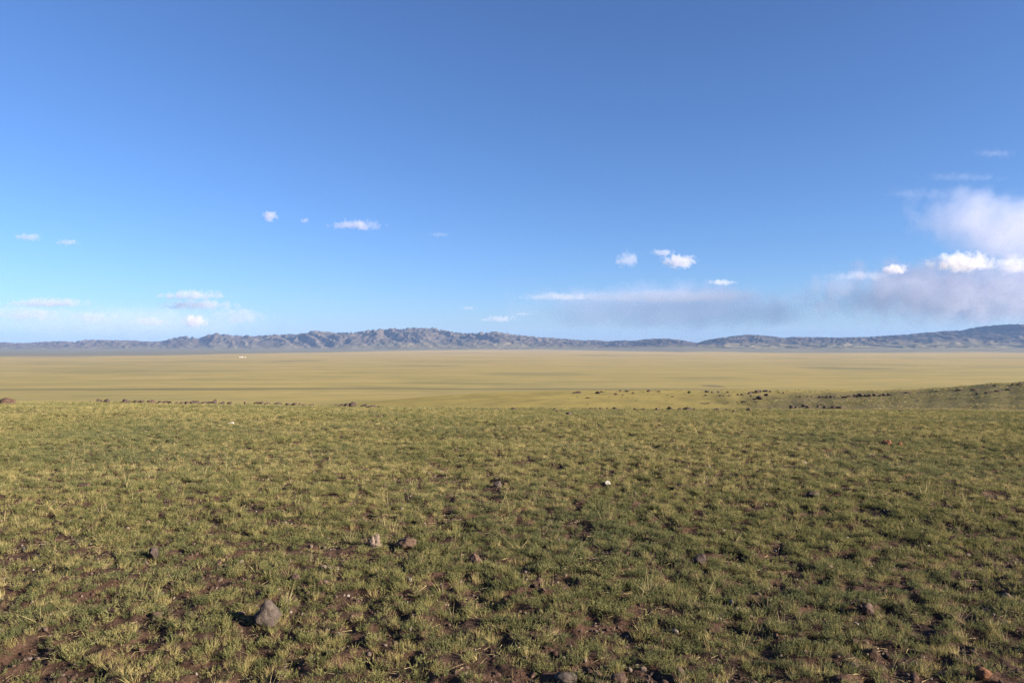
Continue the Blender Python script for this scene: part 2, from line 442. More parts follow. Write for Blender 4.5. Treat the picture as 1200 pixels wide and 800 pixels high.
def scatter(name, protos, pts, rot, scl, idx, label, cat):
    c = bpy.data.collections.new(name+'_kinds')
    for i, p in enumerate(protos): p.name = f'{name}_kind_{i:02d}'; c.objects.link(p)
    me = bpy.data.meshes.new(name); me.vertices.add(len(pts)); me.vertices.foreach_set('co', np.ascontiguousarray(pts, np.float32).ravel())
    a = me.attributes.new('rot', 'FLOAT_VECTOR', 'POINT'); a.data.foreach_set('vector', np.ascontiguousarray(rot, np.float32).ravel())
    a = me.attributes.new('scl', 'FLOAT_VECTOR', 'POINT'); a.data.foreach_set('vector', np.ascontiguousarray(scl, np.float32).ravel())
    a = me.attributes.new('idx', 'INT', 'POINT'); a.data.foreach_set('value', np.ascontiguousarray(idx, np.int32))
    o = bpy.data.objects.new(name, me); COL.objects.link(o)
    g = bpy.data.node_groups.new(name+'_nodes', 'GeometryNodeTree')
    g.interface.new_socket('Geometry', in_out='INPUT', socket_type='NodeSocketGeometry')
    g.interface.new_socket('Geometry', in_out='OUTPUT', socket_type='NodeSocketGeometry')
    N = g.nodes.new; L = g.links.new
    gi, go = N('NodeGroupInput'), N('NodeGroupOutput')
    ci = N('GeometryNodeCollectionInfo'); ci.inputs['Collection'].default_value = c
    ci.inputs['Separate Children'].default_value = True; ci.inputs['Reset Children'].default_value = True
    ip = N('GeometryNodeInstanceOnPoints'); ip.inputs['Pick Instance'].default_value = True
    def na(nm, ty):
        q = N('GeometryNodeInputNamedAttribute'); q.data_type = ty; q.inputs['Name'].default_value = nm; return q.outputs['Attribute']
    L(gi.outputs[0], ip.inputs['Points']); L(ci.outputs[0], ip.inputs['Instance'])
    L(na('idx', 'INT'), ip.inputs['Instance Index'])
    er = N('FunctionNodeEulerToRotation'); L(na('rot', 'FLOAT_VECTOR'), er.inputs[0]); L(er.outputs[0], ip.inputs['Rotation'])
    L(na('scl', 'FLOAT_VECTOR'), ip.inputs['Scale']); L(ip.outputs[0], go.inputs[0])
    md = o.modifiers.new('scatter', 'NODES'); md.node_group = g
    return tag(o, label, cat, kind='stuff')

def region(d_near, d_far, Y0, Y1, mask, rng):
    """random ground points over the visible wedge, density falling with distance"""
    # sample Y with pdf ~ width*density
    Ys = np.linspace(Y0, Y1, 400)
    wid = 2*(.80*Ys+1.5)
    den = d_near*(Y0/Ys)**(math.log(d_near/d_far)/math.log(Y1/Y0))
    pdf = wid*den; n = int(np.trapz(pdf, Ys))
    cdf = np.cumsum(pdf); cdf /= cdf[-1]
    Y = np.interp(rng.random(n), cdf, Ys)
    X = rng.uniform(-1, 1, n)*(.80*Y+1.5)
    keep = rng.random(n) < mask(X, Y)
    X, Y = X[keep], Y[keep]
    return X, Y

ROCKS_NEAR = []     # (x, y, radius) kept free of plants

def clear(X, Y):
    m = np.ones(len(X), bool)
    for x, y, r in ROCKS_NEAR: m &= (X-x)**2+(Y-y)**2 > (r*.9)**2
    return m

def bare(x, y):
    """0..1, 1 where the ground is bare"""
    a = fbm(x/1.1+3, y/1.1, 3); b = fbm(x/4.5+50, y/3.2, 3); c = perlin(x/.45, y/.45+70)
    v = .55*a+.55*b+.28*c
    # a dark bare streak just this side of the crest, left and right
    D, px = dpx(x, y)
    v = v+.55*np.exp(-((y-22.5-1.2*perlin(x/5, y*0+2))/1.0)**2)*(1-ss(410, 520, px))*(.5+.9*perlin(x/1.7, y/1.7+9))
    v = v+.55*np.exp(-((y-18.5-1.0*perlin(x/5, y*0+6))/.8)**2)*ss(840, 1000, px)*(.5+.9*perlin(x/1.7, y/1.7+3))
    gap = ss(-.02, .34, hummock(x, y))
    return np.clip(np.maximum(ss(.27, .60, v), .95*gap), 0, 1)

def grn(x, y):
    return ss(-.15, .35, fbm(x/5.5+20, y/4.0, 3))

def build_plants():
    rng = np.random.default_rng(42)
    gm = leaf_material('grass_blades', [(0, (.172, .156, .054)), (.35, (.285, .250, .094)), (.7, (.385, .32, .13)), (1, (.47, .38, .185))], (.190, .175, .070), .35)
    hm = leaf_material('herb_leaves', [(0, (.066, .076, .033)), (.45, (.120, .128, .052)), (.8, (.195, .188, .073)), (1, (.29, .25, .11))], (.090, .108, .055), .3, .22, .75)
    dm = leaf_material('dry_straw', [(0, (.30, .235, .12)), (.5, (.42, .335, .185)), (1, (.52, .43, .26))], (.36, .28, .15), .25)
    W = (-.10, .02)
    grass = [tuft(100+i, 46, .032, (.04, .105), .0022, .6, .35, gm, wind=W) for i in range(8)]
    grass += [tuft(120+i, 34, .045, (.03, .07), .0026, .85, .3, gm, wind=W) for i in range(6)]
    herbs = [herb(200+i, 20, .03, (.03, .068), .0125, hm) for i in range(8)] + [herb(220+i, 12, .018, (.03, .075), .011, hm) for i in range(5)]
    straw = [tuft(300+i, 9, .02, (.10, .24), .0020, .75, .35, dm, 3, W) for i in range(6)] + [tuft(320+i, 4, .01, (.12, .28), .0026, 1.15, .3, dm, 3, W) for i in range(5)]
    # dead stalks lying on the soil
    lit = []
    for i in range(6):
        r2 = np.random.default_rng(400+i); n = 7
        az = r2.uniform(0, 6.28, n); D = np.stack([np.cos(az), np.sin(az), r2.uniform(.0, .18, n)], -1); D /= np.linalg.norm(D, axis=1)[:, None]
        P = np.stack([r2.normal(0, .05, n), r2.normal(0, .05, n), r2.uniform(.003, .012, n)], -1)
        V, Q, T = strips(P, D, r2.uniform(.02, .075, n), np.full(n, .0022), r2.uniform(0, .2, n), 2, r2)
        lit.append(proto('dead_stalks', V, Q, T, dm))

    def go(name, protos, sets, label, cat, tilt=.15):
        X = np.concatenate([s[0] for s in sets]); Y = np.concatenate([s[1] for s in sets]); S = np.concatenate([s[2] for s in sets])
        k = clear(X, Y); X, Y, S = X[k], Y[k], S[k]
        n = len(X); Z = terrain(X, Y)-.004
        rot = np.stack([rng.normal(0, tilt, n), rng.normal(0, tilt, n), rng.uniform(0, 6.283, n)], -1)
        scatter(name, protos, np.stack([X, Y, Z], -1), rot, np.stack([S, S, S*rng.uniform(.8, 1.2, n)], -1), rng.integers(0, len(protos), n), label, cat)
        print(name, n)

    def gset(dn, df, y0, y1, mask, s0, s1, jit=.3):
        X, Y = region(dn, df, y0, y1, mask, rng)
        s = s0+(s1-s0)*(np.log(Y/y0)/math.log(y1/y0)); s = s*rng.uniform(1-jit, 1+jit, len(X))
        return X, Y, s
    def pale(x, y):
        D, px = dpx(x, y)
        return (.10+.9*ss(760, 900, px))*ss(32.5, 34.5, y+.8*perlin(x/2.5, y/2.5))
    cov = lambda x, y: (1-.95*bare(x, y))
    covg = lambda x, y: (1-.98*bare(x, y))*(1-.5*grn(x, y))*(1-.8*np.clip(pale(x, y)-.1, 0, 1))
    covh = lambda x, y: (1-.84*bare(x, y))*(.5+.5*grn(x, y))*(1-.85*np.clip(pale(x, y)-.1, 0, 1))
    go('grass', grass, [gset(150, 200, 1.6, 12, covg, .58, .75), gset(210, 85, 12, 47, covg, .75, 1.2)], 'short yellow green grass covering the foreground slope', 'grass')
    go('herb_cover', herbs, [gset(680, 430, 1.6, 12, covh, .56, .75), gset(380, 90, 12, 47, covh, .75, 1.35)], 'low feathery green herbs growing between the grass', 'ground cover')
    go('dry_grass', straw, [gset(13, 9, 1.6, 12, cov, .7, .9), gset(12, 16, 12, 47, cov, .65, .75), gset(70, 70, 30, 41, pale, .7, .8)], 'pale dry grass stalks standing among the green', 'dry grass', .1)
    go('dead_stalk_litter', lit, [gset(34, 28, 1.6, 12, lambda x, y: .5+.5*bare(x, y), 1, 1.1), gset(20, 6, 12, 30, lambda x, y: .5+.5*bare(x, y), 1.1, 1.5)], 'dead pale stalks and dry litter lying on the bare soil', 'litter', .08)
    # clumps on the farther slopes
    def bm(x, y):
        D, px = dpx(x, y); return (.12+.88*ss(-.1, .4, fbm(x/9, y/9, 3)))*ss(420, 600, px)*(.15*ss(640, 760, px)+.85*ss(800, 930, px)*(1-ss(110, 130, D)))
    go('slope_grass', grass[:6]+herbs[:4], [gset(3.6, 1.8, 62, 205, bm, 2.2, 3.4)], 'clumped grass on the farther slopes beyond the crest', 'grass')

# ------------------------------------------------------------------ stones
def rock_mesh(name, seed, sub=3, cuts=9, rough=.10, shape=(1, 1, 1)):
    import bmesh
    rng = np.random.default_rng(seed)
    bm = bmesh.new(); bmesh.ops.create_icosphere(bm, subdivisions=sub, radius=1)
    co = np.array([v.co[:] for v in bm.verts])
    for k in range(cuts):                       # broken flat faces
        nrm = rng.normal(size=3); nrm /= np.linalg.norm(nrm)
        d = rng.uniform(.52, .86); e = co@nrm-d
        co = co-np.where(e > 0, e*.93, 0)[:, None]*nrm
    f1 = rng.uniform(1.2, 2.0)
    n = perlin(co[:, 0]*f1+seed*3.1, co[:, 1]*f1+co[:, 2]*1.3)+.5*perlin(co[:, 0]*4+co[:, 2]*3, co[:, 1]*4+seed)+.3*perlin(co[:, 0]*9+co[:, 2]*7, co[:, 1]*9-seed)
    co = co*(1+rough*n)[:, None]*np.array(shape)
    zmin, zmax = co[:, 2].min(), co[:, 2].max()
    ext = (co[:, 0].max()-co[:, 0].min(), zmax-zmin)
    co[:, 2] -= zmin; co[:, 0] /= ext[0]; co[:, 1] /= ext[0]; co[:, 2] /= ext[1]      # 1 wide, 1 tall, base at 0
    for v, c in zip(bm.verts, co): v.co = c
    me = bpy.data.meshes.new(name); bm.to_mesh(me); bm.free()
    me.polygons.foreach_set('use_smooth', np.ones(len(me.polygons), bool)); 
    return me

ORD = ['first', 'second', 'third', 'fourth', 'fifth', 'sixth', 'seventh', 'eighth', 'ninth', 'tenth', 'eleventh', 'twelfth', 'thirteenth', 'fourteenth', 'fifteenth',
 'sixteenth', 'seventeenth', 'eighteenth', 'nineteenth', 'twentieth', 'twenty-first', 'twenty-second', 'twenty-third', 'twenty-fourth', 'twenty-fifth', 'twenty-sixth',
 'twenty-seventh', 'twenty-eighth', 'twenty-ninth', 'thirtieth', 'thirty-first', 'thirty-second', 'thirty-third', 'thirty-fourth', 'thirty-fifth', 'thirty-sixth', 'thirty-seventh',
 'thirty-eighth', 'thirty-ninth', 'fortieth', 'forty-first', 'forty-second', 'forty-third', 'forty-fourth', 'forty-fifth']

def build_rocks():
    dark = stone_material('dark_basalt', (.026, .018, .017), (.060, .042, .037), (.12, .085, .074), 3)
    brown = stone_material('brown_basalt', (.035, .022, .019), (.072, .045, .038), (.13, .088, .073), 3)
    protos = [rock_mesh('boulder', 500+i, 3, 16, .22, (1, .8, .7)) for i in range(12)]
    protos_b = [m.copy() for m in protos[:6]]
    for m in protos: m.materials.append(dark)
    for m in protos_b: m.materials.append(brown)
    def row(lst, fmt, group, lo, hi, name='boulder', sink=.25):
        lst = sorted(lst)
        for i, (px, py, w, h) in enumerate(lst):
            x, y, z = hit(px, py, lo, hi)
            ws = w/F*y; hs = h/F*y
            isb = (i*7+int(px)) % 6 == 0
            me = (protos_b if isb else protos)[random.randrange(6 if isb else 12)]
            o = bpy.data.objects.new(name, me); COL.objects.link(o)
            sx = ws*1.2; o.scale = (sx, sx*random.uniform(.8, 1.1), hs*(.88+sink)+.04)
            o.location = (x, y, z-hs*sink-.02); o.rotation_euler = (0, 0, random.choice((0, math.pi))+random.uniform(-.5, .5))
            ratio = h/w
            sz = 'tiny' if w < 3.5 else 'small' if w < 5.5 else 'medium' if w < 7.5 else 'large'
            shp = 'flat' if ratio < .42 else 'upright' if ratio > .85 else 'rounded' if i % 2 else 'blocky'
            tag(o, fmt.format(size=sz, shape=shp, tone='brown' if isb else 'dark', o=ORD[i]), 'rock', group)
            if y < 50: ROCKS_NEAR.append((x, y, ws*.4))
    left = [(106, 469, 3, 2), (116, 471, 7, 5), (126, 469, 8, 5), (135, 469, 4, 2), (142, 469, 4, 2), (146, 473, 8, 6), (153, 470, 6, 3), (159, 470, 6, 4), (166, 469, 7, 4),
     (177, 470, 9, 5), (187, 470.5, 8, 4), (194, 470, 7, 4), (199, 470, 5, 4), (207, 471.5, 5, 3), (213, 471, 5, 3.5), (219, 472, 7, 4.5), (226, 471, 8, 5), (231, 471, 6, 5),
     (239, 471.5, 9, 4), (246, 472, 6, 4), (251, 472, 6, 7), (260, 473, 7, 4), (270, 473, 7, 4), (278, 473, 6, 2), (287, 473, 3, 4), (293, 474.5, 4, 2), (302, 474.5, 9, 4),
     (307, 473, 4, 5), (313, 473.5, 8, 3.5), (327, 475, 8, 4), (337, 475, 7, 3.5), (345, 475, 8, 4), (352, 474.5, 5, 3.5), (357, 475.5, 6, 2.5), (366, 475.5, 8, 3)]
    row(left, '{size} {shape} {tone} boulder, {o} from the left in the long boulder row on the crest', 'boulders in the long row on the crest', 20, 41)
    row([(393, 475.5, 4, 3), (400, 476, 7, 4), (407, 476, 8, 5), (413.5, 476.5, 8, 7), (427, 477.5, 9, 4.5), (436, 478.5, 11, 4), (444, 477.5, 6, 2)],
        '{size} {shape} {tone} boulder, {o} from the left in the short cluster by the long row', 'boulders in the short crest cluster', 20, 40)
    row([(581, 480.5, 4, 2), (584.5, 481.5, 2.5, 2), (602, 480.5, 5, 3), (609, 481.5, 2.5, 2), (650, 480.5, 5, 2.5), (652.5, 483.5, 5, 3), (667, 487, 6, 4)],
        '{size} {shape} {tone} stone, {o} from the left of the scattered stones at mid crest', 'scattered stones at mid crest', 20, 39, 'stone')
    row([(686, 480.5, 3, 1.5), (693, 480.5, 5, 3), (697.5, 480.5, 3, 3), (704, 480.5, 4, 3), (712, 480.5, 6, 3), (722, 480.5, 8, 3.5), (729, 480.5, 5, 1.5), (727, 487.5, 4, 2), (745, 481, 5, 3),
         (754, 481, 4, 3), (770, 481, 4.5, 3), (786, 481, 7, 5), (796, 481, 7, 3), (806, 481.3, 9, 4.5), (813.5, 481.3, 4, 3), (826, 481.3, 5, 1.8), (840, 481.5, 8, 3), (853, 481.5, 7, 2.5),
         (860, 483, 5, 2), (877, 481.6, 5, 4), (961, 484, 4, 1.5), (966, 484, 4, 1.2), (1056, 483.5, 6, 3), (1082, 484, 7, 2.5)],
        '{size} {shape} {tone} boulder, {o} from the left in the spaced row right of centre', 'boulders spaced along the crest right of centre', 20, 38)
    row([(676, 460.5, 9, 2.5), (700, 461, 6, 3), (706, 459.5, 5, 1.5), (722, 462.5, 4, 2.5), (727, 458.5, 3, 2), (735, 458.8, 5, 1.5), (742, 461, 3, 1.5), (730, 463, 3, 1), (760, 459, 5, 3),
         (772, 459.2, 4, 1.5), (689, 466.5, 5, 1.5), (788, 464.8, 3, 1), (824, 472.8, 6, 1.2), (829.5, 472.5, 4, 1)],
        '{size} {shape} {tone} boulder, {o} from the left on the shoulder behind the spaced row', 'boulders on the shoulder below the crest', 75, 200)
    row([(828, 459.5, 5, 2.5), (835, 460, 3, 1.5), (827, 463.7, 3, 1.5), (842, 460, 3, 2), (853, 460, 3, 2), (844, 463.8, 3, 1.5), (847.5, 464, 2, 1), (854.5, 464, 2.5, 1.5), (865, 463, 3, 2),
         (870, 463, 4, 2), (878, 461.5, 5, 3), (882, 460.5, 5, 2), (887, 460.5, 5, 4), (891, 460, 3, 3.5), (880, 464.5, 2.5, 2.5), (897, 459, 6, 2.5), (902.5, 459.5, 4, 2), (899, 463.8, 6, 3.5),
         (884.5, 468, 5, 1.5), (890.5, 468, 7, 5), (886, 471, 4, 1.3), (871, 471.5, 6, 2), (913, 460, 3, 1), (918, 461, 2, 2), (938, 465, 3, 1.5)],
        '{size} {shape} {tone} boulder, {o} from the left in the outcrop below the rain cloud', 'boulders of the scattered outcrop', 75, 200)
    row([(946, 465, 3, 1.5), (950.5, 465, 2.5, 1.2), (961, 465.5, 4, 2), (965, 465.5, 4, 2), (969, 465.3, 3, 2), (973.5, 465.3, 3.5, 2), (978, 465.3, 3, 2), (991, 465.8, 8, 2), (997, 465.4, 8, 2.5),
         (1003, 465, 8, 3), (1008.5, 464.6, 6, 4), (1013.5, 464.2, 4, 2), (1019, 464.4, 6, 3), (1025, 464, 6, 3), (1031, 464, 4, 2), (1036, 463.6, 5, 2.5), (1041.5, 463.2, 5, 2.5)],
        '{size} {shape} {tone} boulder, {o} from the left on the ridge line of the right rise', 'boulders on the ridge of the right rise', 75, 125)
    row([(1063, 460.8, 10, 2), (1098, 458.8, 5, 1.5), (1123, 457.6, 9, 2), (1143, 457, 11, 2), (1145, 462, 3, 2), (1158, 460, 7, 1.6), (1170, 458.6, 9, 2), (1182, 457, 8, 2), (1166, 452.4, 4, 1.6),
         (1186, 451, 2.5, 2), (1196, 450.2, 9, 2)],
        '{size} {shape} {tone} rock, {o} from the left in the grass of the right rise', 'rocks in the grass of the right rise', 75, 125)
    row([(901, 479, 3.5, 2), (927, 478, 6, 4), (933, 477.7, 3, 2), (942, 476.5, 5, 3), (947.5, 478, 6, 3), (958.5, 477, 4, 3), (966.5, 478, 4, 2.5), (977, 477.5, 8, 2.5), (985, 478, 8, 2.5)],
        '{size} {shape} {tone} boulder, {o} from the left at the foot of the right rise', 'boulders at the foot of the right rise', 60, 125)
    # single stones of the foreground
    grey = stone_material('grey_brown_stone', (.034, .026, .023), (.068, .052, .045), (.105, .080, .069), 4, lichen=(.13, .112, .08))
    bonem = stone_material('weathered_bone', (.09, .064, .05), (.16, .118, .095), (.25, .195, .16), 4)
    white = stone_material('white_quartz', (.28, .25, .21), (.42, .38, .33), (.55, .51, .46), 4)
    rust = stone_material('rusty_clod', (.06, .026, .014), (.13, .058, .030), (.20, .095, .050), 4)
    earth = stone_material('brown_earth_clod', (.042, .025, .019), (.088, .054, .040), (.145, .097, .074), 5)
    def single(name, mat, px, py, w, h, label, cat='stone', seed=0, shape=(1, .85, .8), rough=.10, sub=4, rz=0, lo=1.5, hi=41, cuts=9, tilt=(0, 0), sink=.18, taper=0, keep=.45):
        x, y, z = hit(px, py, lo, hi)
        ws = w/F*y; hs = h/F*y
        me = rock_mesh(name, 700+seed, sub, cuts, rough, shape); me.materials.append(mat)
        for v in me.vertices:
            k = v.co.z; v.co.x = v.co.x*(1-taper*k)-.22*taper*k; v.co.y *= 1-taper*k*.7
        o = bpy.data.objects.new(name, me); COL.objects.link(o)
        o.location = (x, y+ws*.3, z-hs*sink); o.scale = (ws, ws*.9, hs*(1+sink)); o.rotation_euler = (*tilt, rz)
        tag(o, label, cat); ROCKS_NEAR.append((x, y+ws*.3, ws*keep))
        return o
    single('stone', grey, 312, 735, 34, 30, 'large rounded grey brown stone in the grass, the biggest in the foreground', seed=33, rough=.14, cuts=11, sink=.35, taper=.28, keep=.26)
    single('stone', dark, 178, 657, 12, 16, 'small dark upright stone standing above a bare soil patch', seed=2)
    single('stone', dark, 822, 664, 15, 14, 'black shaded stone among tall grass tufts right of centre', seed=3)
    single('stone', dark, 954, 585, 15, 9, 'dark low stone in the greener band of herbs', seed=4)
    single('stone', brown, 1019, 720, 15, 13, 'dark brown knobbly stone at the lower right between dry stalks', seed=5, rough=.2)
    single('stone', earth, 557, 664, 15, 15, 'dark reddish brown lump of stone at the centre of the foreground', seed=6)
    single('stone', white, 712, 568, 7, 4.5, 'small white rounded stone on the grass right of centre', seed=7)
    single('stone', grey, 583, 571, 10, 7, 'small grey stone beside a dark soil hollow', seed=8)
    single('stone', earth, 96, 573, 15, 7, 'low reddish brown stone in the grass at the left', seed=9)
    single('stone', white, 270, 497.5, 8, 3, 'flat bright white stone near the long boulder row', seed=10, sub=3)
    single('boulder', earth, 6, 474.5, 18, 8.5, 'broad reddish brown boulder on the crest at the left edge', 'rock', seed=11, sub=3)
    single('dung_pile', rust, 1041, 523, 13, 7.5, 'larger rusty orange clod with a dark left side', 'clod', seed=12, rough=.25)
    single('dung_pile', rust, 1055, 523, 8, 5.5, 'smaller rusty orange clod right beside the larger one', 'clod', seed=13, rough=.2)
    single('stone', brown, 345, 681, 11, 8, 'small brown stone in thin grass right of centre left', seed=14).__setitem__('label', 'small brown stone half hidden in thin grass behind the big grey stone')
    single('earth_mound', earth, 474, 644, 26, 13, 'crumbly brown earth mound beside the bleached bone', 'mound', seed=15, rough=.28)
    single('stone', grey, 664, 800, 28, 9, 'broad grey stone lying at the bottom edge of the view', seed=16)
    single('stone', rust, 1155, 797, 20, 14, 'orange brown stone in the bottom right corner', seed=17)
    single('stone', earth, 727, 802, 20, 11, 'reddish brown stone at the bottom edge right of the grey one', seed=18)
    # bleached bone: a vertebra with two upright prongs
    x, y, z = hit(440, 641); s = 13/F*y
    import bmesh
    bmb = bmesh.new()
    for (ox, oz, sx, sz, tl) in ((-.26, .52, .27, .42, .06), (.20, .60, .24, .50, -.10), (0, .22, .56, .26, 0)):
        q = bmesh.ops.create_icosphere(bmb, subdivisions=3, radius=1)['verts']
        for v in q:
            n = perlin(v.co.x*2+ox*9, v.co.z*2+v.co.y)*.42
            c = v.co*(1+float(n)); v.co = Vector((c.x*sx+ox+tl*c.z, c.y*sx*.8, c.z*sz+oz))
    me = bpy.data.meshes.new('bone'); bmb.to_mesh(me); bmb.free(); me.polygons.foreach_set('use_smooth', np.ones(len(me.polygons), bool))
    b = link('bone', me, bonem); b.location = (x, y, z-.01); b.scale = (s*1.0, s, s*1.15); b.rotation_euler = (0, 0, .3)
    tag(b, 'bleached whitish bone with two upright prongs standing in the grass', 'bone')
    ROCKS_NEAR.append((x, y, s*.5))
    # pebbles and clods on the soil
    peb = []
    pm = stone_material('pebbles', (.5, .5, .5), (.8, .8, .8), (1, 1, 1), 2, by_random=[(0, (.055, .030, .022)), (.45, (.105, .062, .046)), (.8, (.15, .105, .082)), (.97, (.24, .19, .16)), (.996, (.45, .40, .35))])
    for i in range(8):
        me = rock_mesh('pebble', 900+i, 2, 7, .1, (1, .8, .65)); me.materials.append(pm); peb.append(bpy.data.objects.new('pebble', me))
    rng = np.random.default_rng(77)
    pb = lambda x, y: .25+.75*bare(x, y)
    X, Y = region(650, 320, 1.6, 12, pb, rng); X2, Y2 = region(320, 40, 12, 45, pb, rng)
    X = np.concatenate([X, X2]); Y = np.concatenate([Y, Y2]); k = clear(X, Y); X, Y = X[k], Y[k]; n = len(X)
    s = .006+.018*rng.random(n)**1.4+.03*rng.random(n)**14; s *= 1+ss(8, 40, Y)*1.2
    rot = np.stack([rng.normal(0, .3, n), rng.normal(0, .3, n), rng.uniform(0, 6.28, n)], -1)
    scatter('pebbles', peb, np.stack([X, Y, terrain(X, Y)-s*.2], -1), rot, np.stack([s*1.2, s, s*.75], -1), rng.integers(0, 8, n), 'small brown and grey pebbles and soil clods strewn over the bare ground', 'pebbles')
    print('pebbles', n)

def build_shrub():
    rng = np.random.default_rng(9)
    x, y, z = hit(807, 461.3, 75, 200)
    D, az = dirs(26, .1, 1.0, rng); P = D*.05
    m = leaf_material('shrub_leaves', [(0, (.045, .062, .032)), (1, (.07, .09, .045))], (.06, .08, .04), .2)
    root = bpy.data.objects.new('shrub', None); COL.objects.link(root); root.location = (x, y, z)
    L = rng.uniform(.4, .62, 26)
    V, Q, T = strips(P, D, L, np.full(26, .02), np.full(26, .1), 2, rng)
    link('stem', mesh_np('stem', V, Q, False), m, root)
    k = 14; ix = np.repeat(np.arange(26), k); f = np.tile(np.linspace(.35, 1, k), 26)
    bp = P[ix]+D[ix]*(L[ix]*f)[:, None]; ld = rng.normal(size=(len(ix), 3))+[0, 0, .4]; ld /= np.linalg.norm(ld, axis=1)[:, None]
    V, Q, T = strips(bp, ld, np.full(len(ix), .13), np.full(len(ix), .06), np.full(len(ix), .2), 1, rng)
    link('foliage', mesh_np('foliage', V, Q, False), m, root)
    tag(root, 'small round green shrub on the shoulder between the boulder groups', 'shrub')

def build_farmstead():
    import bmesh
    Y = F*101.65/(419.0-HY)
    wm, rm = plain_material('white_wall', (.55, .52, .47)), plain_material('pale_roof', (.48, .44, .39))
    dk = plain_material('dark_door', (.08, .06, .05))
    def box(bm, x0, x1, y0, y1, z0, z1):
        v = [bm.verts.new(c) for c in ((x0, y0, z0), (x1, y0, z0), (x1, y1, z0), (x0, y1, z0), (x0, y0, z1), (x1, y0, z1), (x1, y1, z1), (x0, y1, z1))]
        for f in ((0, 3, 2, 1), (4, 5, 6, 7), (0, 1, 5, 4), (1, 2, 6, 5), (2, 3, 7, 6), (3, 0, 4, 7)): bm.faces.new([v[i] for i in f])
    for px, w, h, d, label in ((282.6, 24, 7.0, 9, 'long pale farm shed far out on the yellow plain'), (286.9, 10, 4.5, 8, 'smaller pale house just right of the long farm shed')):
        X = (px-CX)/F*Y; z = float(terrain(X, Y))
        root = bpy.data.objects.new('farm_building', None); COL.objects.link(root); root.location = (X, Y, z)
        bm = bmesh.new(); box(bm, -w/2, w/2, -d/2, d/2, -.5, h*.62); me = bpy.data.meshes.new('wall'); bm.to_mesh(me); bm.free(); link('wall', me, wm, root)
        bm = bmesh.new(); e = .5; z0, z1 = h*.62+.003, h
        vs = [bm.verts.new(c) for c in ((-w/2-e, -d/2-e, z0), (w/2+e, -d/2-e, z0), (w/2+e, d/2+e, z0), (-w/2-e, d/2+e, z0), (-w/2-e, 0, z1), (w/2+e, 0, z1))]
        for f in ((0, 1, 5, 4), (2, 3, 4, 5), (0, 4, 3), (1, 2, 5), (0, 3, 2, 1)): bm.faces.new([vs[i] for i in f])
        me = bpy.data.meshes.new('roof'); bm.to_mesh(me); bm.free(); link('roof', me, rm, root)
        bm = bmesh.new(); box(bm, -1, 1, -d/2-.08, -d/2+.02, 0, h*.4); me = bpy.data.meshes.new('door'); bm.to_mesh(me); bm.free(); link('door', me, dk, root)
        tag(root, label, 'building')

# ------------------------------------------------------------------ clouds
def cloud_material(name, dens, size, feat, cut, flat, seed, albedo=(1, 1, 1), soft=1.0, detail=5, amp=1.5, aniso=.2, vstretch=1.0):
    t = NT(name)
    oc = t.n('ShaderNodeTexCoord').outputs['Object']
    s = t.n('ShaderNodeSeparateXYZ', ins={0: oc})
    zz = t.math('MULTIPLY', s.outputs[2], t.mapr(s.outputs[2], -.02, .02, flat, 1.0))
    c = t.n('ShaderNodeCombineXYZ', ins={0: s.outputs[0], 1: s.outputs[1], 2: zz}).outputs[0]
    ln = t.n('ShaderNodeVectorMath', operation='LENGTH', ins={0: c}).outputs['Value']
    fall = t.math('SUBTRACT', 1, t.math('MULTIPLY', ln, 1.22))
    mp = t.n('ShaderNodeMapping', ins={0: oc, 'Scale': (size[0]/feat, size[1]/feat, size[2]/feat/vstretch), 'Location': (seed*3.7, seed*1.3, seed*2.1)}).outputs[0]
    n = t.noise(mp, 1.0, detail, .6)
    d = t.math('ADD', fall, t.math('MULTIPLY', t.math('SUBTRACT', n, .5), amp))
    d = t.mapr(d, cut, cut+.35*soft, 0, dens, True)
    d = t.math('MULTIPLY', d, t.mapr(ln, 1.0, .85))
    v = t.n('ShaderNodeVolumePrincipled', ins={'Color': (*albedo, 1), 'Density': d, 'Anisotropy': aniso})
    v.inputs['Density Attribute'].default_value = ''
    o = t.n('ShaderNodeOutputMaterial'); t.l(v.outputs[0], o.inputs['Volume'])
    return t.m

